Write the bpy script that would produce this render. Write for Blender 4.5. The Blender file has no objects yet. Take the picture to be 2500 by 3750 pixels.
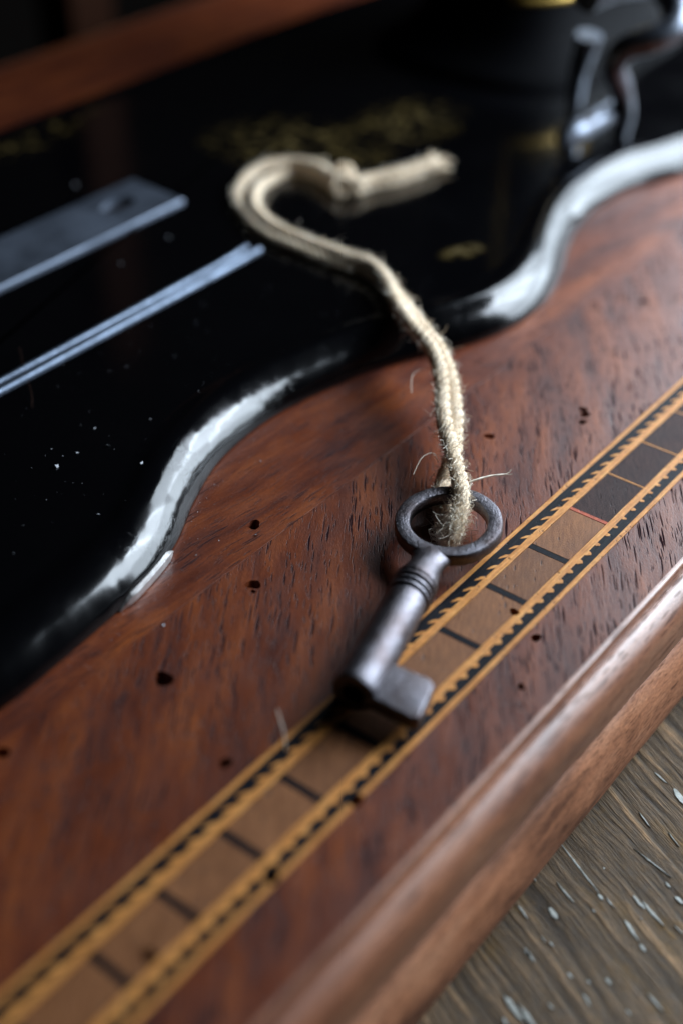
import bpy, bmesh, math, random
from mathutils import Vector, Matrix, noise
random.seed(7)
S = 0.01                      # everything below is authored in centimetres
sc = bpy.context.scene
COL = sc.collection
R_ = math.radians

# ------------------------------------------------------------------ camera
cam_d = bpy.data.cameras.new('camera'); cam = bpy.data.objects.new('camera', cam_d); COL.objects.link(cam)
cam.location = (-0.17714, -0.14040, 0.1740)
PITCH, AZ = 37.589, 38.4
fwd = Vector((math.cos(R_(AZ))*math.cos(R_(PITCH)), math.sin(R_(AZ))*math.cos(R_(PITCH)), -math.sin(R_(PITCH))))
cam.rotation_euler = fwd.to_track_quat('-Z', 'Y').to_euler()
cam_d.sensor_fit = 'VERTICAL'; cam_d.sensor_height = 36; cam_d.sensor_width = 24; cam_d.lens = 46.08
cam_d.clip_start = 0.01; cam_d.clip_end = 20
cam_d.dof.use_dof = True; cam_d.dof.focus_distance = 0.279; cam_d.dof.aperture_fstop = 5.0
sc.camera = cam

# ------------------------------------------------------------------ dim room and the window that lights the table
w = bpy.data.worlds.new('World'); sc.world = w; w.use_nodes = True
w.node_tree.nodes['Background'].inputs[0].default_value = (0.9, 0.85, 0.85, 1)
w.node_tree.nodes['Background'].inputs[1].default_value = 0.003
def pane(pos, target, sx, sy, power, color):
    l = bpy.data.lights.new('window_pane', 'AREA'); l.shape = 'RECTANGLE'; l.size = sx*S; l.size_y = sy*S
    l.energy = power; l.color = color
    o = bpy.data.objects.new('window_pane', l); COL.objects.link(o)
    o.location = Vector(pos)*S
    o.rotation_euler = (Vector(target)-Vector(pos)).to_track_quat('-Z', 'Y').to_euler()
    return o
def polar(az, el, d, c=(0, 0, 0)):
    return (c[0]+d*math.cos(R_(el))*math.cos(R_(az)), c[1]+d*math.cos(R_(el))*math.sin(R_(az)), c[2]+d*math.sin(R_(el)))
WD = 54.                      # six panes: the upper row sees more sky, the last column is dimmed to cut sheen on the board
for az, ka in ((-36, 1.2), (-15.5, 1.2), (5, .6)):
    for el, ke in ((14, .75), (33, 1.25)):
        pane(polar(az, el, WD, (3, 0, 0)), (3, 0, 0), WD*.356, WD*.334, 1.75*ka*ke, (0.76, 0.88, 1.0))
sc.view_settings.view_transform = 'Standard'; sc.view_settings.look = 'None'
sc.view_settings.exposure = 0; sc.view_settings.gamma = 1; sc.view_settings.use_curve_mapping = False

# ------------------------------------------------------------------ helpers
def link_mesh(name, me, mat, parent=None, smooth=True, auto=None):
    if smooth:
        for p in me.polygons: p.use_smooth = True
        if auto: me.set_sharp_from_angle(angle=R_(auto))
    o = bpy.data.objects.new(name, me); COL.objects.link(o)
    if mat: me.materials.append(mat)
    if parent: o.parent = parent
    return o
def mk(name, verts, faces, mat, parent=None, smooth=True, auto=35):
    me = bpy.data.meshes.new(name)
    me.from_pydata([(v[0]*S, v[1]*S, v[2]*S) for v in verts], [], faces)
    bm = bmesh.new(); bm.from_mesh(me); bmesh.ops.recalc_face_normals(bm, faces=bm.faces); bm.to_mesh(me); bm.free()
    me.update()
    return link_mesh(name, me, mat, parent, smooth, auto)
def tag(o, label=None, cat=None, group=None, kind=None):
    if label: o['label'] = label
    if cat: o['category'] = cat
    if group: o['group'] = group
    if kind: o['kind'] = kind
    return o
def empty(name, loc=(0, 0, 0)):
    o = bpy.data.objects.new(name, None); COL.objects.link(o); o.empty_display_size = .01
    return o
def catmull(pts, step=.1, closed=False):
    P = [Vector(p) for p in pts]; out = []; n = len(P)
    segs = n if closed else n-1
    for i in range(segs):
        if closed: p0, p1, p2, p3 = P[i-1], P[i], P[(i+1) % n], P[(i+2) % n]
        else: p0, p1, p2, p3 = P[max(i-1, 0)], P[i], P[i+1], P[min(i+2, n-1)]
        k = max(2, int((p2-p1).length/step))
        for j in range(k):
            t = j/k
            out.append(0.5*((2*p1)+(p2-p0)*t+(2*p0-5*p1+4*p2-p3)*t*t+(3*p1-p0-3*p2+p3)*t**3))
    if not closed: out.append(P[-1])
    return out
def frames(path):
    T = []
    for i in range(len(path)):
        T.append((path[min(i+1, len(path)-1)]-path[max(i-1, 0)]).normalized())
    N = []; n = Vector((0, 0, 1))
    for t in T:
        n = (n-t*n.dot(t)); n = n.normalized() if n.length > 1e-5 else t.orthogonal().normalized()
        N.append(n)
    return T, N, [t.cross(n) for t, n in zip(T, N)]
def tube(path, rad, seg=8, V=None, F=None):
    V = [] if V is None else V; F = [] if F is None else F
    T, N, B = frames(path); b = len(V); m = len(path)
    for i, p in enumerate(path):
        r = rad(i/(m-1)) if callable(rad) else rad
        for k in range(seg):
            a = 2*math.pi*k/seg
            V.append(p+(N[i]*math.cos(a)+B[i]*math.sin(a))*r)
    for i in range(m-1):
        for k in range(seg):
            a, c = b+i*seg+k, b+i*seg+(k+1) % seg
            F.append((a, c, c+seg, a+seg))
    F.append(tuple(b+k for k in range(seg))); F.append(tuple(b+(m-1)*seg+k for k in range(seg)))
    return V, F
def slab(name, poly, z0, z1, mat, parent, bev=.006):
    """a flat piece cut to a polygon, its upper arris eased"""
    n = len(poly); cx = sum(p[0] for p in poly)/n; cy = sum(p[1] for p in poly)/n
    V = [(x, y, z0) for x, y in poly]+[(x, y, z1-bev) for x, y in poly]
    for i, (x, y) in enumerate(poly):                     # inset along the two edges that meet here
        a = Vector(poly[i-1])-Vector((x, y)); c = Vector(poly[(i+1) % n])-Vector((x, y))
        d = a.normalized()+c.normalized()
        if d.length < .05: 
            d = Vector((cx-x, cy-y)) if n < 8 else Vector((-a.y, a.x))
            if d.dot(Vector((cx-x, cy-y))) < 0: d = -d
        elif a.x*c.y-a.y*c.x > 0 and SGN(poly) > 0 or a.x*c.y-a.y*c.x < 0 and SGN(poly) < 0: d = -d
        d = d.normalized()*bev
        V.append((x+d.x, y+d.y, z1))
    F = [tuple(range(n)), tuple(range(2*n, 3*n))]
    for l in (0, n):
        for i in range(n): F.append((l+i, l+(i+1) % n, l+n+(i+1) % n, l+n+i))
    return mk(name, V, F, mat, parent, True, 20)
def SGN(poly):
    return sum(poly[i-1][0]*poly[i][1]-poly[i][0]*poly[i-1][1] for i in range(len(poly)))
def cut(objs, cutters):
    """bore the worm holes: boolean difference, baked into the mesh"""
    for o in objs:
        for c in cutters:
            m = o.modifiers.new('b', 'BOOLEAN'); m.operation = 'DIFFERENCE'; m.object = c; m.solver = 'EXACT'
    dg = bpy.context.evaluated_depsgraph_get()
    for o in objs:
        me = bpy.data.meshes.new_from_object(o.evaluated_get(dg)); o.modifiers.clear()
        o.data = me
        for p in me.polygons: p.use_smooth = True
        me.set_sharp_from_angle(angle=R_(25))

# ------------------------------------------------------------------ materials
class NT:
    def __init__(s, name):
        s.m = bpy.data.materials.new(name); s.m.use_nodes = True; s.t = s.m.node_tree
        s.bsdf = s.t.nodes['Principled BSDF']
    def n(s, typ, **kw):
        nd = s.t.nodes.new(typ)
        for k, v in kw.items(): setattr(nd, k, v)
        return nd
    def l(s, a, b): s.t.links.new(a, b)
    def val(s, sock, v):
        if isinstance(v, (int, float)): sock.default_value = v
        elif isinstance(v, tuple): sock.default_value = v if len(v) != 3 or sock.type == 'VECTOR' else (*v, 1)
        else: s.l(v, sock)
    def co(s, scale=(1, 1, 1), rotz=0, warp=0):
        """object coordinates in centimetres"""
        tc = s.n('ShaderNodeTexCoord'); a = s.n('ShaderNodeMapping'); a.inputs['Scale'].default_value = (100, 100, 100)
        s.l(tc.outputs['Object'], a.inputs[0]); out = a.outputs[0]
        if rotz:
            r = s.n('ShaderNodeMapping'); r.inputs['Rotation'].default_value = (0, 0, -R_(rotz)); s.l(out, r.inputs[0]); out = r.outputs[0]
        if warp:
            nz = s.n('ShaderNodeTexNoise'); nz.inputs['Scale'].default_value = .45; nz.inputs['Detail'].default_value = 2; s.l(out, nz.inputs[0])
            vm = s.n('ShaderNodeVectorMath', operation='MULTIPLY_ADD'); s.l(nz.outputs['Color'], vm.inputs[0]); vm.inputs[1].default_value = (warp*.2, warp, 0); s.l(out, vm.inputs[2]); out = vm.outputs[0]
        b = s.n('ShaderNodeMapping'); b.inputs['Scale'].default_value = scale; s.l(out, b.inputs[0])
        return b.outputs[0]
    def noise(s, vec, scale=1, detail=4, rough=.55, dist=0):
        nz = s.n('ShaderNodeTexNoise'); nz.inputs['Scale'].default_value = scale; nz.inputs['Detail'].default_value = detail
        nz.inputs['Roughness'].default_value = rough; nz.inputs['Distortion'].default_value = dist; s.l(vec, nz.inputs[0]); return nz.outputs['Fac']
    def ramp(s, fac, stops, interp='LINEAR'):
        r = s.n('ShaderNodeValToRGB'); e = r.color_ramp.elements; r.color_ramp.interpolation = interp
        while len(e) < len(stops): e.new(.5)
        for x, (p, c) in zip(e, stops):
            x.position = p; x.color = (c, c, c, 1) if isinstance(c, (int, float)) else (*c, 1)
        s.l(fac, r.inputs[0]); return r.outputs[0]
    def mix(s, f, a, b, mode='MIX'):
        m = s.n('ShaderNodeMix', data_type='RGBA', blend_type=mode); s.val(m.inputs[0], f); s.val(m.inputs[6], a); s.val(m.inputs[7], b); return m.outputs[2]
    def math(s, op, a, b=0.0, c=None):
        m = s.n('ShaderNodeMath', operation=op); s.val(m.inputs[0], a); s.val(m.inputs[1], b)
        if c is not None: s.val(m.inputs[2], c)
        return m.outputs[0]
    def bump(s, h, dist, strength=1, prev=None):
        b = s.n('ShaderNodeBump'); b.inputs['Distance'].default_value = dist*S; b.inputs['Strength'].default_value = strength; s.l(h, b.inputs['Height'])
        if prev: s.l(prev, b.inputs['Normal'])
        return b.outputs[0]
    def pores(s, vec, size, dens):
        """short dark vessels: stretched voronoi cells, only some of them filled"""
        v = s.n('ShaderNodeTexVoronoi', feature='F1'); v.inputs['Scale'].default_value = 1; v.inputs['Randomness'].default_value = 1; s.l(vec, v.inputs[0])
        sp = s.n('ShaderNodeSeparateColor'); s.l(v.outputs['Color'], sp.inputs[0])
        th = s.math('MULTIPLY', sp.outputs[1], size)
        inside = s.math('SUBTRACT', th, v.outputs['Distance'])
        soft = s.math('MULTIPLY', inside, 9.0); soft.node.use_clamp = True
        on = s.math('LESS_THAN', sp.outputs[0], dens)
        return s.math('MULTIPLY', soft, on)
    def out(s, color=None, rough=None, normal=None, **kw):
        b = s.bsdf
        if color is not None: s.val(b.inputs['Base Color'], color)
        if rough is not None: s.val(b.inputs['Roughness'], rough)
        if normal is not None: s.l(normal, b.inputs['Normal'])
        for k, v in kw.items(): s.val(b.inputs[k.replace('_', ' ')], v)
        return s.m

def mahogany(name, ang, dark, mid, lite, pore=.5, warp=.25, rough=(.34, .5), coat=.25, plen=1.3, pw=20., pz=.001, croug=.32):
    m = NT(name)
    g = m.co((.30, 1.5, 1), ang, warp); big = m.noise(g, .9, 5, .6, .4)
    col = m.ramp(big, [(.30, dark), (.5, mid), (.72, lite)])
    st = m.noise(m.co((.8, 16, 1), ang, warp), 1, 4, .65)
    col = m.mix(m.ramp(st, [(.35, .0), (.7, .55)]), col, m.mix(1, col, (.42, .36, .36), 'MULTIPLY'))
    fine = m.noise(m.co((9, 45, 20), ang), 1, 3, .7)
    col = m.mix(.6, col, m.ramp(fine, [(.3, (.45, .38, .36)), (.7, (1.45, 1.4, 1.3))]), 'MULTIPLY')
    clump = m.ramp(m.noise(m.co((.5, .8, 1), ang), 1, 2), [(.36, .45), (.55, 1.0)])
    p1 = m.pores(m.co((plen, pw, pz), ang, warp), .55, .72)
    p2 = m.pores(m.co((plen*1.9, pw*1.5, pz*1.5), ang, warp), .5, .85)
    pp = m.math('MULTIPLY', m.math('MAXIMUM', p1, p2), m.math('MULTIPLY', clump, pore/.5))
    pp.node.use_clamp = True
    col = m.mix(m.math('MULTIPLY', pp, .94), col, (.011, .007, .010))
    nrm = m.bump(m.math('SUBTRACT', 1, pp), .006, .5)
    nrm = m.bump(m.noise(m.co((14, 30, 20), ang), 1, 3, .6), .012, .5, nrm)
    nrm = m.bump(big, .05, .35, nrm)
    ro = m.math('ADD', m.ramp(m.noise(m.co((.7, 1.3, 1), ang), 1.2, 4), [(.3, rough[0]), (.7, rough[1])]), m.math('MULTIPLY', pp, .4))
    keep = m.math('SUBTRACT', 1, pp)
    return m.out(col, ro, nrm, Coat_Weight=m.math('MULTIPLY', keep, coat), Coat_Roughness=croug, Specular_IOR_Level=m.math('MULTIPLY', keep, .33))
M = {}
M['border'] = mahogany('mahogany_diagonal', 35, (.052, .013, .010), (.145, .034, .012), (.26, .070, .019), .54, coat=.06)
M['inner'] = mahogany('mahogany_straight', 176, (.050, .012, .009), (.145, .033, .011), (.255, .067, .017), .38, .35, coat=.06, plen=1.5, pw=20)
M['carcass'] = mahogany('mahogany_carcass', 0, (.04, .012, .008), (.08, .025, .012), (.10, .035, .016), .4)
M['mould'] = mahogany('walnut_moulding', 0, (.15, .052, .028), (.32, .125, .062), (.44, .20, .11), .24, .2, (.30, .42), .9, 1.2, 9, 9, .42)
M['bead'] = mahogany('worn_bead', 0, (.11, .042, .022), (.46, .195, .098), (.65, .34, .20), .32, .25, (.5, .68), 0, 2.4, 26, 26)

def strip_mat(name, a, b, c, rough=.5, spec=.25):
    m = NT(name)
    n1 = m.noise(m.co((1.3, 18, 1), 0, .05), 1, 4, .7); n2 = m.noise(m.co((7, 9, 5)), 1, 3)
    col = m.ramp(n1, [(.3, a), (.5, b), (.7, c)])
    crack = m.pores(m.co((9, 11, .001), 60), .42, .32)
    col = m.mix(m.math('MULTIPLY', crack, .55), col, tuple(x*.25 for x in a))
    col = m.mix(.5, col, m.ramp(n2, [(.3, (.55, .5, .45)), (.65, (1.15, 1.1, 1.05))]), 'MULTIPLY')
    nr = m.bump(n1, .012, .8); nr = m.bump(m.math('SUBTRACT', 1, crack), .01, .7, nr)
    return m.out(col, rough, nr, Specular_IOR_Level=spec)
M['box'] = strip_mat('satinwood_stringing', (.37, .135, .030), (.58, .240, .058), (.72, .37, .115))
M['ebony'] = strip_mat('ebonised_strip', (.003, .003, .0045), (.006, .006, .009), (.011, .011, .015), .5, .10)
def panel_mat(name, a, b, ang=30, spec=.22):
    m = NT(name); oi = m.n('ShaderNodeObjectInfo')
    ofs = m.n('ShaderNodeVectorMath', operation='MULTIPLY_ADD'); m.l(oi.outputs['Random'], ofs.inputs[0]); ofs.inputs[1].default_value = (37, 91, 13); m.l(m.co((2.2, 17, 1), ang, .2), ofs.inputs[2])
    n1 = m.noise(ofs.outputs[0], 1, 4, .65); n2 = m.noise(m.co((30, 34, 30)), 1, 3, .7); n3 = m.noise(m.co((1, 1.4, 1)), 1.1, 3)
    col = m.mix(m.ramp(n1, [(.3, 0.), (.7, 1.)]), a, b)
    col = m.mix(.6, col, m.ramp(n2, [(.32, (.45, .42, .42)), (.68, (1.4, 1.35, 1.3))]), 'MULTIPLY')
    col = m.mix(.5, col, m.ramp(n3, [(.3, (.6, .58, .58)), (.7, (1.15, 1.15, 1.15))]), 'MULTIPLY')
    col = m.mix(1, col, m.ramp(oi.outputs['Random'], [(0, (.84, .82, .82)), (1, (1.1, 1.08, 1.05))]), 'MULTIPLY')
    p = m.pores(m.co((3.5, 15, .001), ang), .4, .3)
    col = m.mix(m.math('MULTIPLY', p, .7), col, (.02, .012, .01))
    nr = m.bump(n2, .012, .8); nr = m.bump(m.math('SUBTRACT', 1, p), .012, .6, nr)
    return m.out(col, m.ramp(n3, [(.3, .45), (.7, .6)]), nr, Specular_IOR_Level=spec)
M['panel'] = panel_mat('brown_panel', (.145, .054, .019), (.26, .112, .044))
M['dpanel'] = panel_mat('dark_panel', (.032, .020, .020), (.078, .046, .041), 35, .08)
M['redwood'] = strip_mat('red_divider', (.26, .045, .02), (.42, .075, .03), (.52, .12, .045))

m = NT('black_enamel')          # bed: deep gloss japan with a worn gilt transfer
v = m.co()
def blob(cx, cy, rx, ry, soft=.6, rot=0):
    mp = m.n('ShaderNodeMapping'); mp.vector_type = 'TEXTURE'; mp.inputs['Location'].default_value = (cx, cy, 0); mp.inputs['Rotation'].default_value = (0, 0, R_(rot)); mp.inputs['Scale'].default_value = (rx, ry, 1000)
    m.l(v, mp.inputs[0]); ln = m.n('ShaderNodeVectorMath', operation='LENGTH'); m.l(mp.outputs[0], ln.inputs[0])
    return m.ramp(ln.outputs['Value'], [(soft, 1.), (1., 0.)])
scroll = m.ramp(m.noise(m.co((1, 1, 1), 20, .8), .75, 3, .5, 2.2), [(.47, 0.), (.50, 1.), (.56, 1.), (.60, 0.)])
wear = m.ramp(m.noise(v, 2.3, 4, .7), [(.42, 0.), (.6, 1.)])
gm = m.math('MAXIMUM', blob(13.6, 12.6, 2.6, 3.6, .5, 15), blob(9.2, 20.2, 3.4, 1.3, .5, 8))
gm = m.math('MAXIMUM', gm, blob(17.5, 11, 2.6, 2.0, .4))
gm = m.math('MULTIPLY', m.math('MULTIPLY', gm, scroll), wear)
patch = m.math('MULTIPLY', blob(10.62, 4.13, .85, .42, .5, -25), m.ramp(m.noise(v, 2.2, 4, .7), [(.4, 0.), (.6, .8)]))
gm = m.math('MAXIMUM', gm, m.math('MULTIPLY', patch, .9))
spk = m.pores(m.co((.5, .7, .001), 20), .12, .3)
haze = m.noise(m.co((1, 1, 1)), .5, 4)
nr = m.bump(m.noise(v, .6, 3), .012, .35)
M['enamel'] = m.out(m.mix(gm, (.0012, .0012, .0016), (.10, .068, .018)), m.math('ADD', m.ramp(haze, [(.35, .09), (.7, .17)]), m.math('MULTIPLY', gm, .4)), nr, Coat_Weight=.6, Coat_Roughness=.06)

m = NT('rim_enamel')            # the thick enamel on the rim is lumpy, chipped and crazed
v = m.co()
lump = m.noise(m.co((.8, 1.1, 1), 20), 1.0, 2, .5, .2); mid_ = m.noise(v, 4.5, 4, .65, .5)
vr = m.n('ShaderNodeTexVoronoi', feature='DISTANCE_TO_EDGE'); vr.inputs['Scale'].default_value = 3.2
dv = m.n('ShaderNodeVectorMath', operation='MULTIPLY_ADD'); nzc = m.n('ShaderNodeTexNoise'); nzc.inputs['Scale'].default_value = 2.5; nzc.inputs['Detail'].default_value = 4
m.l(v, nzc.inputs[0]); m.l(nzc.outputs['Color'], dv.inputs[0]); dv.inputs[1].default_value = (.7, .7, .7); m.l(v, dv.inputs[2]); m.l(dv.outputs[0], vr.inputs[0])
crk = m.ramp(vr.outputs['Distance'], [(0., 0.), (.035, 1.)])
crk = m.mix(m.ramp(m.noise(v, .8, 3), [(.5, 0.), (.62, 1.)]), (1, 1, 1), crk)
nr = m.bump(lump, .10, .3); nr = m.bump(mid_, .002, .1, nr); nr = m.bump(crk, .003, .25, nr)
M['rim'] = m.out((.0012, .0012, .0016), m.ramp(lump, [(.3, .09), (.7, .17)]), nr, Specular_IOR_Level=.37)

def metal(name, col, rough, bscale=6, bd=.01, grime=None, met=1.):
    m = NT(name); v = m.co()
    n1 = m.noise(v, bscale, 5, .65); n2 = m.noise(v, 1.6, 4, .6)
    c = m.mix(m.ramp(n2, [(.35, 0.), (.68, 1.)]), col, grime or tuple(x*.55 for x in col))
    nr = m.bump(n1, bd, .7); nr = m.bump(m.noise(v, 24, 3, .65), bd*.7, .7, nr)
    return m.out(c, m.ramp(n1, [(.3, rough*.75), (.7, rough*1.3)]), nr, Metallic=met)
M['iron'] = metal('key_iron', (.145, .138, .155), .36, 8, .026, (.065, .050, .050))
M['steel'] = metal('plate_steel', (.135, .155, .195), .6, .3, .0002, (.125, .145, .185))
M['rail'] = metal('rail_steel', (.12, .145, .19), .42, 7, .01)
M['chrome'] = metal('nickel', (.17, .19, .23), .36, 2, .006, (.02, .018, .02))
M['shim'] = metal('bare_metal_edge', (.74, .73, .72), .42, 9, .012, (.46, .40, .38))
m = NT('arm_black'); M['arm'] = m.out((.002, .002, .0025), .6, None, Specular_IOR_Level=.02)
m = NT('gilt_line'); M['gilt'] = m.out((.42, .27, .06), .4, None, Metallic=.6)

m = NT('jute')
v = m.co(); n1 = m.noise(v, 16, 4, .7); n2 = m.noise(v, 2.2, 3)
col = m.mix(m.ramp(n2, [(.35, 0.), (.7, 1.)]), (.85, .71, .55), (.67, .52, .36)); col = m.mix(.65, col, m.ramp(n1, [(.3, (.55, .5, .44)), (.62, (1.15, 1.13, 1.1))]), 'MULTIPLY')
M['jute'] = m.out(col, .9, m.bump(n1, .03, .9), Specular_IOR_Level=.15, Subsurface_Weight=.15, Subsurface_Radius=(.002, .0015, .001), Subsurface_Scale=.5)
m = NT('jute_fibre'); M['fibre'] = m.out((.86, .77, .64), .75, None, Transmission_Weight=0.)
m = NT('dust'); M['dust'] = m.out((.55, .56, .60), .9)

m = NT('weathered_table')
ang = 67
ridge = m.noise(m.co((.32, 4.2, 1), ang, .35), 1, 5, .62); fibre = m.noise(m.co((1.4, 26, 1), ang, .25), 1, 4, .7); cloud = m.noise(m.co((.5, 1, 1), ang), .9, 4, .6)
blot = m.noise(m.co((5, 8, 5), ang), 1, 4, .7)
col = m.ramp(ridge, [(.30, (.034, .022, .012)), (.46, (.080, .054, .030)), (.58, (.125, .085, .050)), (.68, (.30, .19, .10))])
col = m.mix(m.ramp(cloud, [(.55, 0.), (.70, .8)]), col, (.115, .066, .016))
col = m.mix(.75, col, m.ramp(fibre, [(.32, (.28, .27, .26)), (.66, (1.7, 1.6, 1.5))]), 'MULTIPLY')
col = m.mix(.5, col, m.ramp(blot, [(.35, (.4, .4, .42)), (.65, (1.25, 1.2, 1.15))]), 'MULTIPLY')
nr = m.bump(ridge, .16, .7); nr = m.bump(fibre, .035, .8, nr); nr = m.bump(blot, .02, .6, nr)
M['table'] = m.out(col, m.ramp(blot, [(.3, .5), (.7, .8)]), nr, Specular_IOR_Level=.2)
m = NT('old_paint'); v = m.co(); n1 = m.noise(v, 9, 4, .7)
M['paint'] = m.out(m.ramp(n1, [(.3, (.20, .20, .17)), (.65, (.42, .44, .41))]), .45, m.bump(n1, .02, .7))
m = NT('background_wood'); M['bgwood'] = m.out((.020, .006, .002), .8, None, Specular_IOR_Level=.1)

# ------------------------------------------------------------------ table
TZ = -4.6
gx, gy = 110, 90
V, F = [], []
x0, x1, y0, y1 = -45., 62., -45., 31.
dr = Vector((math.cos(R_(67)), math.sin(R_(67)))); dn = Vector((-dr.y, dr.x))
for j in range(gy+1):
    for i in range(gx+1):
        x = x0+(x1-x0)*i/gx; y = y0+(y1-y0)*j/gy
        a, b = x*dr.x+y*dr.y, x*dn.x+y*dn.y
        z = TZ-.03+.03*noise.noise((a*.12, b*.9, 0))
        V.append((x, y, z))
for j in range(gy):
    for i in range(gx):
        a = j*(gx+1)+i; F.append((a, a+1, a+gx+2, a+gx+1))
# give the top its thickness
n0 = len(V)
rim = [i for i in range(gx+1)]+[j*(gx+1)+gx for j in range(1, gy+1)]+[gy*(gx+1)+i for i in range(gx-1, -1, -1)]+[j*(gx+1) for j in range(gy-1, 0, -1)]
for i in rim: V.append((V[i][0], V[i][1], TZ-2.5))
for k in range(len(rim)): F.append((rim[k], rim[(k+1) % len(rim)], n0+(k+1) % len(rim), n0+k))
F.append(tuple(range(n0, n0+len(rim))))
table = mk('table_top', V, F, M['table']); tag(table, 'weathered grey brown wooden table top with flecks of white paint', 'table', kind='structure')
def fleck(cx, cy, L, W, a):
    n = 15; poly = []
    for k in range(n):
        t = 2*math.pi*k/n; r = random.uniform(.55, 1.1)
        u, vv = math.cos(t)*L/2*r, math.sin(t)*W/2*random.uniform(.6, 1.1)
        poly.append((cx+u*math.cos(a)-vv*math.sin(a), cy+u*math.sin(a)+vv*math.cos(a)))
    slab('paint_fleck', poly, TZ-.08, TZ-.012, M['paint'], table, .003)
FLECKS = [(-1.6, -7.43, 1.17, 0.07), (-2.3, -7.52, 0.45, 0.07), (-2.88, -7.61, 0.27, 0.18), (-2.24, -8.95, 0.44, 0.13), (-1.64, -9.09, 0.58, 0.12), (-1.59, -8.78, 0.28, 0.12), (-0.57, -8.55, 0.68, 0.03), (0.32, -7.9, 0.33, 0.06), (1.35, -8.17, 0.41, 0.23), (1.57, -7.63, 0.38, 0.07), (-1.05, -9.39, 0.21, 0.15), (-0.86, -9.05, 0.14, 0.09), (-2.32, -8.18, 0.08, 0.05), (-1.95, -8.12, 0.14, 0.12), (-3.21, -7.09, 0.27, 0.08), (-3.94, -7.67, 0.17, 0.12), (-2.47, -9.33, 0.13, 0.12), (-2.41, -6.87, 0.11, 0.06), (-3.49, -7.92, 0.1, 0.07), (1.71, -6.77, 0.15, 0.1), (0.24, -8.61, 0.29, 0.03), (-3.13, -6.76, 0.14, 0.06), (-1.68, -9.71, 0.2, 0.04), (-1.95, -8.33, 0.24, 0.05), (-5.1, -8.09, 0.5, 0.2), (-5.09, -8.39, 0.45, 0.13), (-5.11, -6.76, 0.15, 0.09), (-5.58, -6.76, 0.15, 0.09), (-3.36, -10.07, 0.4, 0.07), (-3.52, -9.18, 0.15, 0.11), (-4.08, -9.02, 0.15, 0.07), (-3.86, -8.56, 0.1, 0.09), (-5.42, -8.11, 0.15, 0.09), (-3.95, -7.7, 0.31, 0.09)]
for fx, fy, fl_, fw in FLECKS:
    fleck(fx, fy, max(fl_*1.35, fw*1.8), max(fw*.65, .03), R_(random.gauss(66, 5)))
for k in range(22):
    fleck(random.uniform(-9, 3), random.uniform(-14, -7.4), random.uniform(.05, .22), random.uniform(.02, .05), R_(random.gauss(66, 5)))

# ------------------------------------------------------------------ wooden base of the machine: carcass, veneers, mouldings, inlay
base = empty('wooden_machine_base')
tag(base, 'reddish mahogany plinth with an inlaid border under the black sewing machine', 'wooden base')
XL, XR = -24., 42.
def block(name, xa, xb, ya, yb, za, zb, mat, parent, bev=.01):
    return slab(name, [(xa, ya), (xb, ya), (xb, yb), (xa, yb)], za, zb, mat, parent, bev)
carc = block('carcass', XL, XR, -6.5, 28.05, TZ-.04, -.17, M['carcass'], base)
ven_a = block('veneer', XL, XR, -3.28, .555, -.18, 0, M['border'], base, .008)
ven_b = block('veneer', XL, XR, -6.52, -5.215, -.18, 0, M['border'], base, .008)
ven_c = block('veneer', XL, XR, .565, 28.0, -.18, -.004, M['inner'], base, .008)
def wob(x, s, a): return a*(noise.noise((x*.7, s, 0))+.5*noise.noise((x*2.3, s, 3)))
def run(name, prof, mat, sign=1, off=0):
    """a moulding: profile (y, z) run along x with a little hand-made wander and wear"""
    V, F = [], []; n = len(prof); xs = [XL+(XR-XL)*i/160 for i in range(161)]
    for x in xs:
        for k, (y, z) in enumerate(prof):
            d = wob(x, k*.15, .018) if y < -6.6 and z > TZ+.1 else 0
            V.append((x, (y+d)*sign+off, z+d*.6 if -.05 > z > TZ+.1 and z != -2.1 else z))
    for i in range(160):
        for k in range(n): a, b = i*n+k, i*n+(k+1) % n; F.append((a, b, b+n, a+n))
    F.append(tuple(range(n))); F.append(tuple(160*n+k for k in range(n)))
    return mk(name, V, F, mat, base, True, 50)
ogee = [(-6.45, -2.1), (-6.45, -.002), (-6.56, -.002), (-6.60, -.015), (-6.62, -.05), (-6.63, -.22), (-6.645, -.27)]
ogee += [(-6.69, -.27), (-6.74, -.28), (-6.80, -.315), (-6.86, -.36), (-6.92, -.41), (-6.98, -.47), (-7.03, -.54), (-7.07, -.63), (-7.095, -.74), (-7.105, -.88), (-7.105, -1.02), (-7.10, -1.18)]
ogee += [(-7.08, -1.42), (-7.02, -1.67), (-6.92, -1.9), (-6.80, -2.05), (-6.76, -2.1)]
bead = [(-6.4, TZ-.03), (-6.4, -2.105), (-6.72, -2.105)]
bead += [(-6.72-.42*math.cos(t), -3.15+(1.03 if t > 0 else 1.42)*math.sin(t)) for t in [R_(a_) for a_ in range(84, -80, -7)]]
bead += [(-6.78, TZ-.03)]
run('moulding', ogee, M['mould']); run('bead', bead, M['bead'])
run('moulding', ogee, M['mould'], -1, 21.5); run('bead', bead, M['bead'], -1, 21.5)

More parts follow.
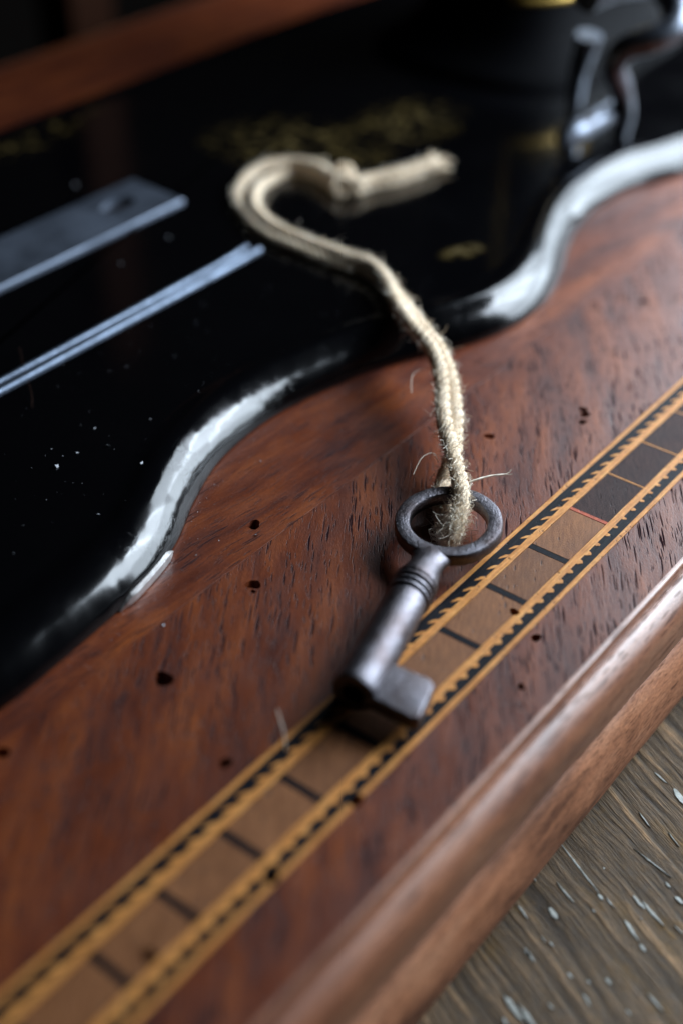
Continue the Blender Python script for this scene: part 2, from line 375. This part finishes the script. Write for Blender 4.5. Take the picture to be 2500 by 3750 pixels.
inlay = empty('inlay_band'); inlay.parent = base
def ribbon(name, ya, yb, z, mat, seed, amp=.006):
    top, bot = [], []; n = 130
    for i in range(n+1):
        x = XL+(XR-XL)*i/n
        bot.append((x, ya+wob(x*2, seed, amp))); top.append((x, yb+wob(x*2, seed+5, amp)))
    return slab(name, bot+top[::-1], -.18, z, mat, inlay, .006)
PIECES = [ribbon('light_string', -3.385, -3.287, .006, M['box'], 1), ribbon('black_string', -3.68, -3.386, .000, M['ebony'], 2, .002),
          ribbon('light_string', -3.810, -3.652, .008, M['box'], 3), ribbon('light_string', -4.885, -4.725, .008, M['box'], 4),
          ribbon('black_string', -5.110, -4.86, .000, M['ebony'], 5, .002), ribbon('light_string', -5.208, -5.103, .006, M['box'], 6)]
x = -16.1; k = 0
while x < 16:                   # little leaves let into the upper black string, saw teeth in the lower one
    j = random.uniform(-.03, .03); s_ = random.uniform(.8, 1.12)
    if x < 13.5:
        pl = [(0.03, -3.645), (-.10*s_, -3.56), (-.155*s_, -3.515), (-.08*s_, -3.515), (.05, -3.555), (.135, -3.645)]
        slab('leaf', [(x+j+a, b-.02) for a, b in pl], -.1, .005+random.uniform(0, .002), M['box'], inlay, .004)
    x += .425
x = -16.
while x < 16:
    j = random.uniform(-.025, .025); s_ = random.uniform(.85, 1.15)
    if x < 13.5:
        if x > 2.2: pl = [(-.055, -4.895), (-.065, -4.945*1), (-.02, -4.995), (.04, -4.985), (.055, -4.895)]
        else: pl = [(-.10, -4.895), (-.075, -4.95), (.0, -5.0-.012*s_), (.065, -4.97), (.09, -4.895)]
        slab('tooth', [(x+j+a*s_, b+.018) for a, b in pl], -.1, .005+random.uniform(0, .002), M['box'], inlay, .004)
    x += .385
divs = [(8.15+1.63*i, 't') for i in range(5, -1, -1)]+[(6.49, 't'), (4.88, 't'), (3.22, 'r'), (1.57, 'd'), (-.06, 'd'), (-1.71, 'd'), (-3.3, 'd'), (-4.9, 'd'), (-6.49, 'd'), (-8.0, 'd'), (-9.5, 'd'), (-10.96, 'd'), (-12.5, 'd'), (-14.1, 'd'), (-15.7, 'd')]
W_ = {'t': .045, 'r': .10, 'd': .15}
prev = None
PAN = []
for dx, kd in divs:
    h = W_[kd]/2; sk = random.uniform(-.02, .02)
    slab('divider', [(dx-h, -4.722), (dx+h, -4.722), (dx+h+sk, -3.813), (dx-h+sk, -3.813)], -.18, .001 if kd != 'r' else .006, {'t': M['box'], 'r': M['redwood'], 'd': M['ebony']}[kd], inlay, .005)
    if prev is not None:
        pa, ph, psk = prev
        PAN.append(slab('panel', [(dx+h+.008, -4.718), (pa-ph-.008, -4.716), (pa-ph-.008+psk, -3.82), (dx+h+.008+sk, -3.822)], -.18, random.uniform(-.004, .002), M['dpanel'] if dx > 3 else M['panel'], inlay, .006))
    prev = (dx, h, sk)
block('panel', prev[0]-8, prev[0]-.05, -4.72, -3.815, -.18, 0, M['panel'], inlay); block('panel', divs[0][0]+.03, XR, -4.72, -3.815, -.18, 0, M['dpanel'], inlay)

# worm holes bored through veneer and inlay into the carcass
HOLES = [(4.45, -.9, .09), (6.82, -2.05, .085), (6.66, -2.2, .09), (6.33, -2.31, .075), (-1.51, 1.2, .115), (-3.0, -.1, .11), (-6.06, -.57, .145), (-6.88, -2.87, .09),
         (-.42, -4.69, .075), (-.79, -5.42, .08), (-6.12, -5.17, .10), (-8.17, -5.06, .10), (-10.42, -4.55, .09), (-9.12, .36, .10), (-3.16, -.24, .04), (12.6, -.6, .09), (-2.1, -5.9, .06)]
cutters = []
for hx, hy, hr in HOLES:
    hr *= 1.22
    V, F = [], []; n = 14
    ph = random.random()*6
    for z, q in ((.3, 1.35), (.0, 1.12), (-.11, .92), (-.34, .55)):
        for k in range(n):
            a = 2*math.pi*k/n; r = hr*q*(1+.14*math.sin(2*a+ph)+.08*math.sin(3*a+ph*2)+random.uniform(-.09, .09))
            V.append((hx+r*math.cos(a)+(.1*z if z < 0 else 0), hy+r*math.sin(a), z))
    for l in range(3):
        for k in range(n): a, b = l*n+k, l*n+(k+1) % n; F.append((a, b, b+n, a+n))
    F.append(tuple(range(n))); F.append(tuple(3*n+k for k in range(n)))
    cutters.append(mk('cutter', V, F, None, None, False))
def near(o, h):
    xs = [v.co.x/S for v in o.data.vertices]; ys = [v.co.y/S for v in o.data.vertices]
    return min(xs)-h[2] < h[0] < max(xs)+h[2] and min(ys)-h[2] < h[1] < max(ys)+h[2]
for o in [carc, ven_a, ven_b, ven_c]+PIECES+PAN+[c for c in inlay.children if c.name.startswith('tooth')]:
    cs = [c for c, h in zip(cutters, HOLES) if near(o, h)]
    if cs: cut([o], cs)
V, F = [], []
for c in cutters: bpy.data.objects.remove(c)

# ------------------------------------------------------------------ sewing machine: violin-shaped bed and the foot of its arm
mach = empty('sewing_machine'); tag(mach, 'glossy black antique sewing machine bed with a scalloped rim and worn gilt', 'sewing machine')
front = [(-22, 2.6), (-17, 3.3), (-13.5, 2.4), (-11, 1.45), (-8.48, 1.15), (-6.17, 1.31), (-4.5, 1.55), (-3.1, 1.98), (-1.7, 2.72), (-.4, 3.27), (1.2, 3.55), (2.8, 3.48), (5.08, 2.97), (7.51, 1.87), (9.0, 1.45), (10.6, 1.42), (12.2, 1.85), (13.9, 2.55), (15.5, 3.1), (17.4, 3.35), (19.2, 3.15), (21.1, 2.5), (23.5, 1.7), (26, 1.4), (29, 1.9), (32.5, 3.2)]
back = [(34.5, 6), (35, 12), (34.5, 18), (32, 20.8), (26, 21.7), (18, 21.8), (10, 21.8), (0, 21.8), (-10, 21.8), (-18, 21.7), (-22, 21), (-23, 17), (-23.2, 12), (-23, 6)]
loop = catmull([(x, y, 0) for x, y in front+back], .16, True)
nL = len(loop)
nor = []
for i in range(nL):
    t = loop[(i+1) % nL]-loop[i-1]; nor.append(Vector((-t.y, t.x, 0)).normalized())
for _ in range(4): nor = [(nor[i-1]+nor[i]*2+nor[(i+1) % nL]).normalized() for i in range(nL)]
prof = [(.10, .0), (.02, .03), (.0, .08), (.005, .15), (.03, .23), (.09, .345), (.18, .475), (.29, .60), (.42, .715), (.56, .80), (.70, .86), (.84, .885), (.97, .885), (1.09, .865), (1.2, .838), (1.32, .82), (1.42, .815), (1.55, .815)]
V, F = [], []; q = len(prof)
for i, p in enumerate(loop):
    wv = .02*noise.noise((p.x*.8, p.y*.8, 1))
    for d, z in prof:
        V.append((p.x+nor[i].x*(d+wv*(d < 1)), p.y+nor[i].y*(d+wv*(d < 1)), z+(wv*.6 if .2 < z and d < 1 else 0)))
for i in range(nL):
    j = (i+1) % nL
    for k in range(q-1): F.append((i*q+k, j*q+k, j*q+k+1, i*q+k+1))
mk('rim', V, F, M['rim'], mach)
mk('bed', [(p.x+nor[i].x*1.49, p.y+nor[i].y*1.49, .817) for i, p in enumerate(loop)], [tuple(range(nL))], M['enamel'], mach, False)
# bare metal edge at the foot of the rim
V, F = [], []
seg = [i for i in range(nL) if -5.3 < loop[i].x < -3.25 and loop[i].y < 5]
for c, i in enumerate(seg):
    t = c/(len(seg)-1); e = min(1, 6*t, 8*(1-t)); p = loop[i]; n_ = nor[i]
    for d, z in ((-.02, .005), (-.075*e-.02, .02), (-.075*e-.02, .02+.17*e), (-.0, .03+.19*e), (.05, .02)):
        V.append((p.x+n_.x*d, p.y+n_.y*d, z))
for c in range(len(seg)-1):
    for k in range(5): a, b = c*5+k, c*5+(k+1) % 5; F.append((a, b, b+5, a+5))
F.append((0, 1, 2, 3, 4)); F.append(tuple(len(V)-5+k for k in range(5)))
mk('metal_edge', V, F, M['shim'], mach)
# slide plate with its finger hole, and the double rail in front of it
pl = [(-14, 12.35), (8.15, 12.45), (8.3, 14.75), (-14, 14.75)]
plate = slab('slide_plate', pl, .80, .93, M['steel'], mach, .05)
V, F = [], []
for z in (.6, 1.2):
    for k in range(20):
        a = 2*math.pi*k/20; V.append((6.65+.62*math.cos(a), 13.72+.36*math.sin(a), z))
for k in range(20): F.append((k, (k+1) % 20, 20+(k+1) % 20, 20+k))
F += [tuple(range(20)), tuple(range(20, 40))]
c = mk('cutter', V, F, None, None, False); cut([plate], [c]); bpy.data.objects.remove(c)
for off, r0, x_end in ((0, .10, 7.2), (.34, .085, 7.1)):
    path = catmull([(-14, 8.52+off, .83), (-4, 8.52+off, .83), (3, 8.54+off, .83), (6, 8.58+off, .83), (x_end, 8.62+off*1.15, .83)], .25)
    V, F = tube(path, lambda t, r0=r0: r0*(1+.08*noise.noise((t*60, r0*90, 0))), 10)
    mk('rail', V, F, M['rail'], mach)
# arm: flared foot and pillar
def ring_lathe(name, secs, mat, parent, n=40, power=3.0):
    V, F = [], []
    for (cx, cy, ax, ay, z) in secs:
        for k in range(n):
            a = 2*math.pi*k/n; c_, s_ = math.cos(a), math.sin(a)
            V.append((cx+ax*math.copysign(abs(c_)**(2/power), c_), cy+ay*math.copysign(abs(s_)**(2/power), s_), z))
    for l in range(len(secs)-1):
        for k in range(n): a, b = l*n+k, l*n+(k+1) % n; F.append((a, b, b+n, a+n))
    F.append(tuple(range(n))); F.append(tuple((len(secs)-1)*n+k for k in range(n)))
    return mk(name, V, F, mat, parent, True, 60)
pill = ring_lathe('pillar', [(28, 12.6, 6.4, 5.0, .80), (28, 12.6, 6.35, 4.95, 1.05), (28, 12.6, 5.9, 4.6, 1.3), (28, 12.6, 5.2, 4.0, 1.7), (28, 12.6, 4.7, 3.5, 2.4), (28, 12.6, 4.4, 3.2, 3.4), (28, 12.6, 4.2, 3.0, 6), (28, 12.6, 4.1, 2.9, 13), (28, 12.6, 4.1, 2.9, 20), (28, 12.6, 3.6, 2.5, 21)], M['arm'], mach)
for (za, zb, ta, tb) in ((3.3, 3.55, 203, 262), (3.3, 9, 262, 266), (3.3, 9, 199, 203)):   # gilt lining on the pillar
    V, F = [], []
    for z in (za, zb):
        e = 4.45 if z < 4 else 4.2
        for k in range(13):
            a = R_(ta+(tb-ta)*k/12); c_, s_ = math.cos(a), math.sin(a)
            V.append((28+(e+.03)*math.copysign(abs(c_)**(2/3), c_), 12.6+(e-1.2+.03)*math.copysign(abs(s_)**(2/3), s_), z))
    for k in range(12): F.append((k, k+1, 14+k, 13+k))
    o = mk('gilt_line', V, F, M['gilt'], mach); md = o.modifiers.new('s', 'SOLIDIFY'); md.thickness = .03*S
# winder: lever, bracket and knob, nickelled
V, F = tube(catmull([(17.9, 5.35, 1.35), (18.4, 5.32, 1.5), (19.6, 5.25, 1.55), (21.3, 5.15, 1.6)], .2), lambda t: .22+.2*min(1, t*6), 14)
mk('lever', V, F, M['chrome'], mach)
V, F = tube(catmull([(21.0, 4.9, .8), (20.9, 4.75, 1.5), (20.4, 4.75, 2.5), (19.9, 4.85, 3.4), (19.95, 4.5, 4.0), (20.3, 3.85, 4.3), (20.9, 3.5, 4.6), (21.6, 3.9, 5.1), (21.5, 4.6, 5.6), (20.2, 5.2, 5.8), (18.9, 5.6, 5.7)], .2), lambda t: .30+.32*t, 12)
mk('winder_bracket', V, F, M['chrome'], mach)
V, F = tube(catmull([(21.4, 6.9, .8), (21.35, 6.85, 2.3), (21.2, 6.6, 3.2), (21.15, 6.5, 3.7)], .2), lambda t: .22+.22*t, 12)
mk('winder_post', V, F, M['chrome'], mach)

# ------------------------------------------------------------------ the key
key = empty('iron_key'); tag(key, 'old dark iron key with a round bow lying across the inlay', 'key')
KA = Vector((-1.5, -3.0, .46)); U_ = Vector((.962, .273, .0)).normalized(); N_ = Vector((-U_.y, U_.x, 0)); Z_ = Vector((0, 0, 1))
def K(u, n, z): return KA+U_*u+N_*n+Z_*z
V, F = [], []
NB, cs = 64, 14
for i in range(NB):             # bow: a flattened ring, hammered unevenly
    a = 2*math.pi*i/NB
    wv = 1+.015*noise.noise((math.cos(a)*2, math.sin(a)*2, 5))
    for k in range(cs):
        b = 2*math.pi*k/cs; sr = math.copysign(abs(math.cos(b))**.4, math.cos(b))*.165*(1+.1*noise.noise((a*3, 0, 0))); sz = math.copysign(abs(math.sin(b))**.4, math.sin(b))*.155
        V.append(K(2.12+(1.02*wv+sr)*math.cos(a), (.96*wv+sr)*math.sin(a), sz+.03+.02*math.cos(a)))
for i in range(NB):
    for k in range(cs):
        a, b = i*cs+k, i*cs+(k+1) % cs; a2, b2 = ((i+1) % NB)*cs+k, ((i+1) % NB)*cs+(k+1) % cs
        F.append((a, b, b2, a2))
mk('bow', V, F, M['iron'], key)
def lathe_key(name, pr_, n=36, flat=None):
    V, F = [], []
    for (u, r) in pr_:
        for k in range(n):
            a = 2*math.pi*k/n; V.append(K(u, r*math.cos(a), r*math.sin(a)*(flat(u) if flat else 1)))
    for l in range(len(pr_)-1):
        for k in range(n): a, b = l*n+k, l*n+(k+1) % n; F.append((a, b, b+n, a+n))
    F.append(tuple(range(n))); F.append(tuple((len(pr_)-1)*n+k for k in range(n)))
    return mk(name, V, F, M['iron'], key, True, 40)
lathe_key('neck', [(1.22, .44), (1.10, .45), (.95, .40), (.78, .345), (.55, .345), (.35, .39), (.16, .445), (.06, .45), (.02, .42)], flat=lambda u: .36+.64*min(1, max(0, (1.12-u)/.62)))
for u in (-.03, -.19, -.35):
    lathe_key('collar', [(u+.075, .38), (u+.065, .425), (u+.03, .455), (u-.0, .46), (u-.035, .455), (u-.068, .425), (u-.078, .38)])
sh = [(-.40, .37), (-.43, .415), (-.50, .425), (-1.2, .43), (-2.2, .435), (-3.0, .44), (-3.10, .436), (-3.15, .415), (-3.15, .23), (-3.0, .22), (-1.9, .20)]
lathe_key('shank', [(.03, .36)]+sh)
# bit: a thick plate set into the barrel, rising slightly at its root
bm = bmesh.new()
bp = [(-3.20, -.25), (-3.34, -1.16), (-3.28, -1.30), (-2.42, -1.27), (-2.30, -1.14), (-2.22, -.25)]
def bz(n_, s): return s*.17+(-.04-.09*max(0, -n_-.25))
lo = [bm.verts.new(K(u, n_, bz(n_, -1))*S) for u, n_ in bp]; hi = [bm.verts.new(K(u, n_, bz(n_, 1))*S) for u, n_ in bp]
bm.faces.new(lo[::-1]); bm.faces.new(hi)
for i in range(6): bm.faces.new((lo[i], lo[(i+1) % 6], hi[(i+1) % 6], hi[i]))
bmesh.ops.recalc_face_normals(bm, faces=bm.faces)
bmesh.ops.bevel(bm, geom=list(bm.edges), offset=.045*S, segments=3, affect='EDGES', profile=.6)
me = bpy.data.meshes.new('bit'); bm.to_mesh(me); bm.free(); link_mesh('bit', me, M['iron'], key, True, 40)

# ------------------------------------------------------------------ jute twine: one cord, doubled through the bow
tw = empty('jute_twine'); tag(tw, 'doubled length of frayed cream jute twine looped through the key', 'twine')
CEN = [(14.7, 8.0, 1.0), (13.94, 8.14, 1.0), (13.13, 8.37, 1.0), (12.45, 8.7, 1.0), (11.74, 8.89, 1.05), (11.68, 9.6, 1.12), (11.97, 10.45, 1.08), (11.9, 11.23, 1.0), (11.2, 11.6, 1.0), (10.25, 11.5, 1.0), (9.21, 10.9, 1.0), (8.4, 9.82, 1.0), (7.98, 8.75, 1.0), (7.89, 7.81, 1.0), (7.86, 6.9, 1.0), (7.83, 6.01, 1.0), (7.88, 5.3, 1.0), (7.43, 4.33, 1.05), (6.59, 3.26, 1.14), (5.83, 2.2, 1.2), (5.29, 1.33, 1.2), (4.7, .63, 1.12), (3.9, -.05, 1.0), (2.92, -.8, .84), (2.3, -1.3, .72)]
cen = catmull(CEN, .12); T, N, B = frames(cen); nC = len(cen)
dist = [0.0]
for i in range(1, nC): dist.append(dist[-1]+(cen[i]-cen[i-1]).length)
def offs(i):
    s_ = dist[i]; L = dist[-1]; t = L-s_                     # near the bow one cord lies above the other, then side by side with a slow twist
    f = min(1, t/1.7); f = f*f*(3-2*f)
    th = math.pi/2*(1-f)+f*(.25+.45*math.sin(t*.75))+.24*max(0, t-1.7)
    d = .17
    if 5.5 < s_ < 9.5: d = .17+.17*math.sin((s_-5.5)/4*math.pi)     # the cords part in the curl
    v = B[i]*math.cos(th)*d+N[i]*math.sin(th)*d*.8
    return v
def lift(p):                    # cord rests on what lies beneath it
    return p
pa = [lift(cen[i]+offs(i)) for i in range(nC)]; pb = [lift(cen[i]-offs(i)) for i in range(nC)]
A_ = [(1.66, -1.90, .80), (1.25, -2.24, .78), (.93, -2.42, .64), (.58, -2.53, .40), (.42, -2.52, .20)]
B_ = [(.62, -2.28, .145), (.95, -2.02, .14), (1.45, -1.62, .14), (1.95, -1.28, .20)]
full = [p for p in pa[:-3:3]]+[Vector(p) for p in A_]+[Vector(p) for p in B_]+[p for p in pb[-4::-3]]
cord = catmull(full, .045)
def plies(path, R0, rp, pitch, n, name, seg=8):
    T, N, B = frames(path); V, F = [], []; s_ = 0; ang_ = []
    for i in range(len(path)):
        if i: s_ += (path[i]-path[i-1]).length
        ang_.append(s_/pitch*2*math.pi+.8*noise.noise((s_*.5, 0, 0)))
    for k in range(n):
        pp = []
        for i in range(len(path)):
            a = ang_[i]+2*math.pi*k/n; rr = R0*(1+.22*noise.noise((i*.04, k*7, 2)))
            pp.append(path[i]+(N[i]*math.cos(a)+B[i]*math.sin(a))*rr)
        tube(pp, lambda t, k=k: rp*(1+.2*noise.noise((t*260, k*3, 0)))*(1.22 if abs(t-.5) < .018 else 1), seg, V, F)
    return mk(name, V, F, M['jute'], tw)
plies(cord, .078, .108, .85, 3, 'cord')
# the knot where the doubled cord is tied, and the frayed end
kc = Vector((11.75, 9.25, 1.12))
kn = [kc+Vector((.34*math.cos(a)*1.0, .20*math.sin(a), .26*math.sin(a+.6)))+Vector((.07*a-.3, .05*a-.2, 0)) for a in [i*.25 for i in range(32)]]
plies(catmull(kn, .05), .07, .08, .6, 3, 'knot', 6)
V, F = [], []
for k in range(46):             # frayed end tufts
    b0 = Vector((14.35, 8.05, 1.0))+Vector((0, random.gauss(0, .10), random.gauss(0, .07)))
    d = Vector((random.uniform(.5, .95), random.gauss(0, .30), random.gauss(0, .12)))
    tube([b0, b0+d*.5+Vector((0, 0, .03)), b0+d], lambda t: .04*(1-.6*t), 5, V, F)
mk('frayed_end', V, F, M['jute'], tw)
V, F = [], []
T, N, B = frames(cord); m_ = len(cord)
def fibre_curve(p, d, L, curl, r):
    pts = [p]; v = d.normalized(); ax = Vector((random.gauss(0, 1), random.gauss(0, 1), random.gauss(0, 1))).normalized(); n = 5
    for k in range(n):
        v = (Matrix.Rotation(curl/n, 3, ax) @ v); pts.append(pts[-1]+v*L/n)
    tube(pts, r, 3, V, F)
li = min(range(m_), key=lambda q_: (cord[q_]-Vector((.45, -2.5, .25))).length)
for h in range(16500):
    i = random.randrange(2, m_-2) if h < 15000 else min(m_-3, max(2, int(random.gauss(li, 9))))
    if (cord[i]-Vector((1, -1.5, .5))).length > 4 and random.random() < .5: continue
    a = random.uniform(0, 2*math.pi); rad = N[i]*math.cos(a)+B[i]*math.sin(a)
    tl = random.choice((-1, 1))*T[i]
    Ln = random.choice((.10, .14, .18, .22)) if random.random() < .93 else random.uniform(.3, .5)
    fibre_curve(cord[i]+rad*random.uniform(.12, .15), rad*random.uniform(.25, 1.0)+tl*random.uniform(.6, 1.4), Ln, random.uniform(.5, 3.2), random.uniform(.0028, .0052))
fz = mk('fuzz', V, F, M['fibre'], tw); tag(fz, kind='stuff')
V, F = [], []                   # the loose thread that sticks out beside the bow
th_ = catmull([(1.55, -2.02, .78), (1.62, -2.12, .82), (1.80, -2.24, .86), (2.12, -2.40, .85), (2.40, -2.60, .82)], .05)
for k in range(3): tube([p+Vector((.012*math.cos(i*.5+k*2.1), .012*math.sin(i*.5+k*2.1), .012*math.cos(i*.5+k*2.1+1))) for i, p in enumerate(th_)], lambda t: .018*(1-.4*t), 5, V, F)
e = th_[-1]; tube([e, e+Vector((.09, -.03, .02)), e+Vector((.15, -.04, .06))], .011, 4, V, F); tube([e, e+Vector((.05, -.06, -.01)), e+Vector((.10, -.10, .0))], .011, 4, V, F)
mk('loose_thread', V, F, M['fibre'], tw)
V, F = [], []                   # longer hairs standing off the cord
for pts in ([(1.95, -1.15, .72), (2.05, -.95, .85), (1.75, -.85, .85), (1.3, -.95, .7)], [(4.3, .55, 1.1), (4.45, .95, 1.15), (4.1, 1.1, 1.1), (3.55, .75, 1.0)], [(4.1, .35, 1.1), (4.5, .75, 1.3), (4.75, .95, 1.2), (4.35, .35, .95)]):
    tube(catmull(pts, .06), .007, 4, V, F)
mk('hair', V, F, M['fibre'], tw)

# ------------------------------------------------------------------ small things: stray fibres, dust
V, F = tube(catmull([(-.7, 9.5, .93), (-.82, 9.36, 1.03), (-1.4, 8.5, 1.05), (-1.86, 7.75, .95), (-2.18, 7.39, .83)], .08), .007, 5)
tag(mk('hair_strand', V, F, M['bgwood']), 'thin grey hair draped over the double metal rail', 'hair')
V, F = tube(catmull([(-5.73, -3.1, .55), (-5.89, -3.38, .3), (-5.99, -3.5, .005)], .05), lambda t: .008+.006*t, 5)
tag(mk('bristle', V, F, M['fibre']), 'pale bristle standing up from the inlaid border in front of the key', 'bristle')
V, F = [], []
def speck(x, y, z, r):
    b = len(V); pts = [Vector((random.gauss(0, 1), random.gauss(0, 1), random.gauss(0, .6))).normalized()*r*random.uniform(.6, 1.3) for _ in range(6)]
    V.extend([Vector((x, y, z+r*.5))+p for p in pts])
    for f in ((0, 1, 2), (0, 2, 3), (0, 3, 1), (4, 1, 2), (4, 2, 3), (4, 3, 1), (5, 0, 1), (5, 2, 4), (5, 3, 0)): F.append(tuple(b+k for k in f))
for x, y in [(-2.78, 5.2), (-2.17, 4.86), (-1.87, 5.61), (-.83, 4.89), (-3.03, 5.77), (-3.05, 5.38), (-3.41, 5.17), (-4.03, 3.22), (-3.37, 3.06), (-2.28, 3.26), (-2.19, 3.8)]: speck(x, y, .82, random.choice((.02, .03, .045)))
for x, y in [(4.19, 11.04), (6.16, 11.14), (6.97, 15.89)]: speck(x, y, .82, .055)
for x, y in [(-2.39, 1.42), (-3.06, 1.44), (-1.76, .91), (.34, 2.62), (-5.01, .46), (-6.55, .94)]: speck(x, y, 0, random.choice((.018, .028, .035)))
for i in range(170):
    p = random.choice([q_ for q_ in range(nL) if -7 < loop[q_].x < 4 and loop[q_].y < 5]); d = abs(random.gauss(0, .35))+.06
    speck(loop[p].x-nor[p].x*d, loop[p].y-nor[p].y*d, 0, random.uniform(.004, .012))
for i in range(260): speck(random.uniform(-9, 9), random.uniform(3.5, 9), .82, random.uniform(.003, .010))
for i in range(160): speck(random.uniform(-9, 9), random.uniform(-6, 1), 0, random.uniform(.003, .007))
tag(mk('dust', V, F, M['dust'], None, False), 'fine pale dust scattered on the black bed and the mahogany', 'dust', kind='stuff')
# something upright and brown in the dark behind the table
tag(block('wooden_post', 31.5, 34.5, 44, 47, -70, 30, M['bgwood'], None, .4), 'dark brown wooden upright lost in the gloom behind the table', 'post')
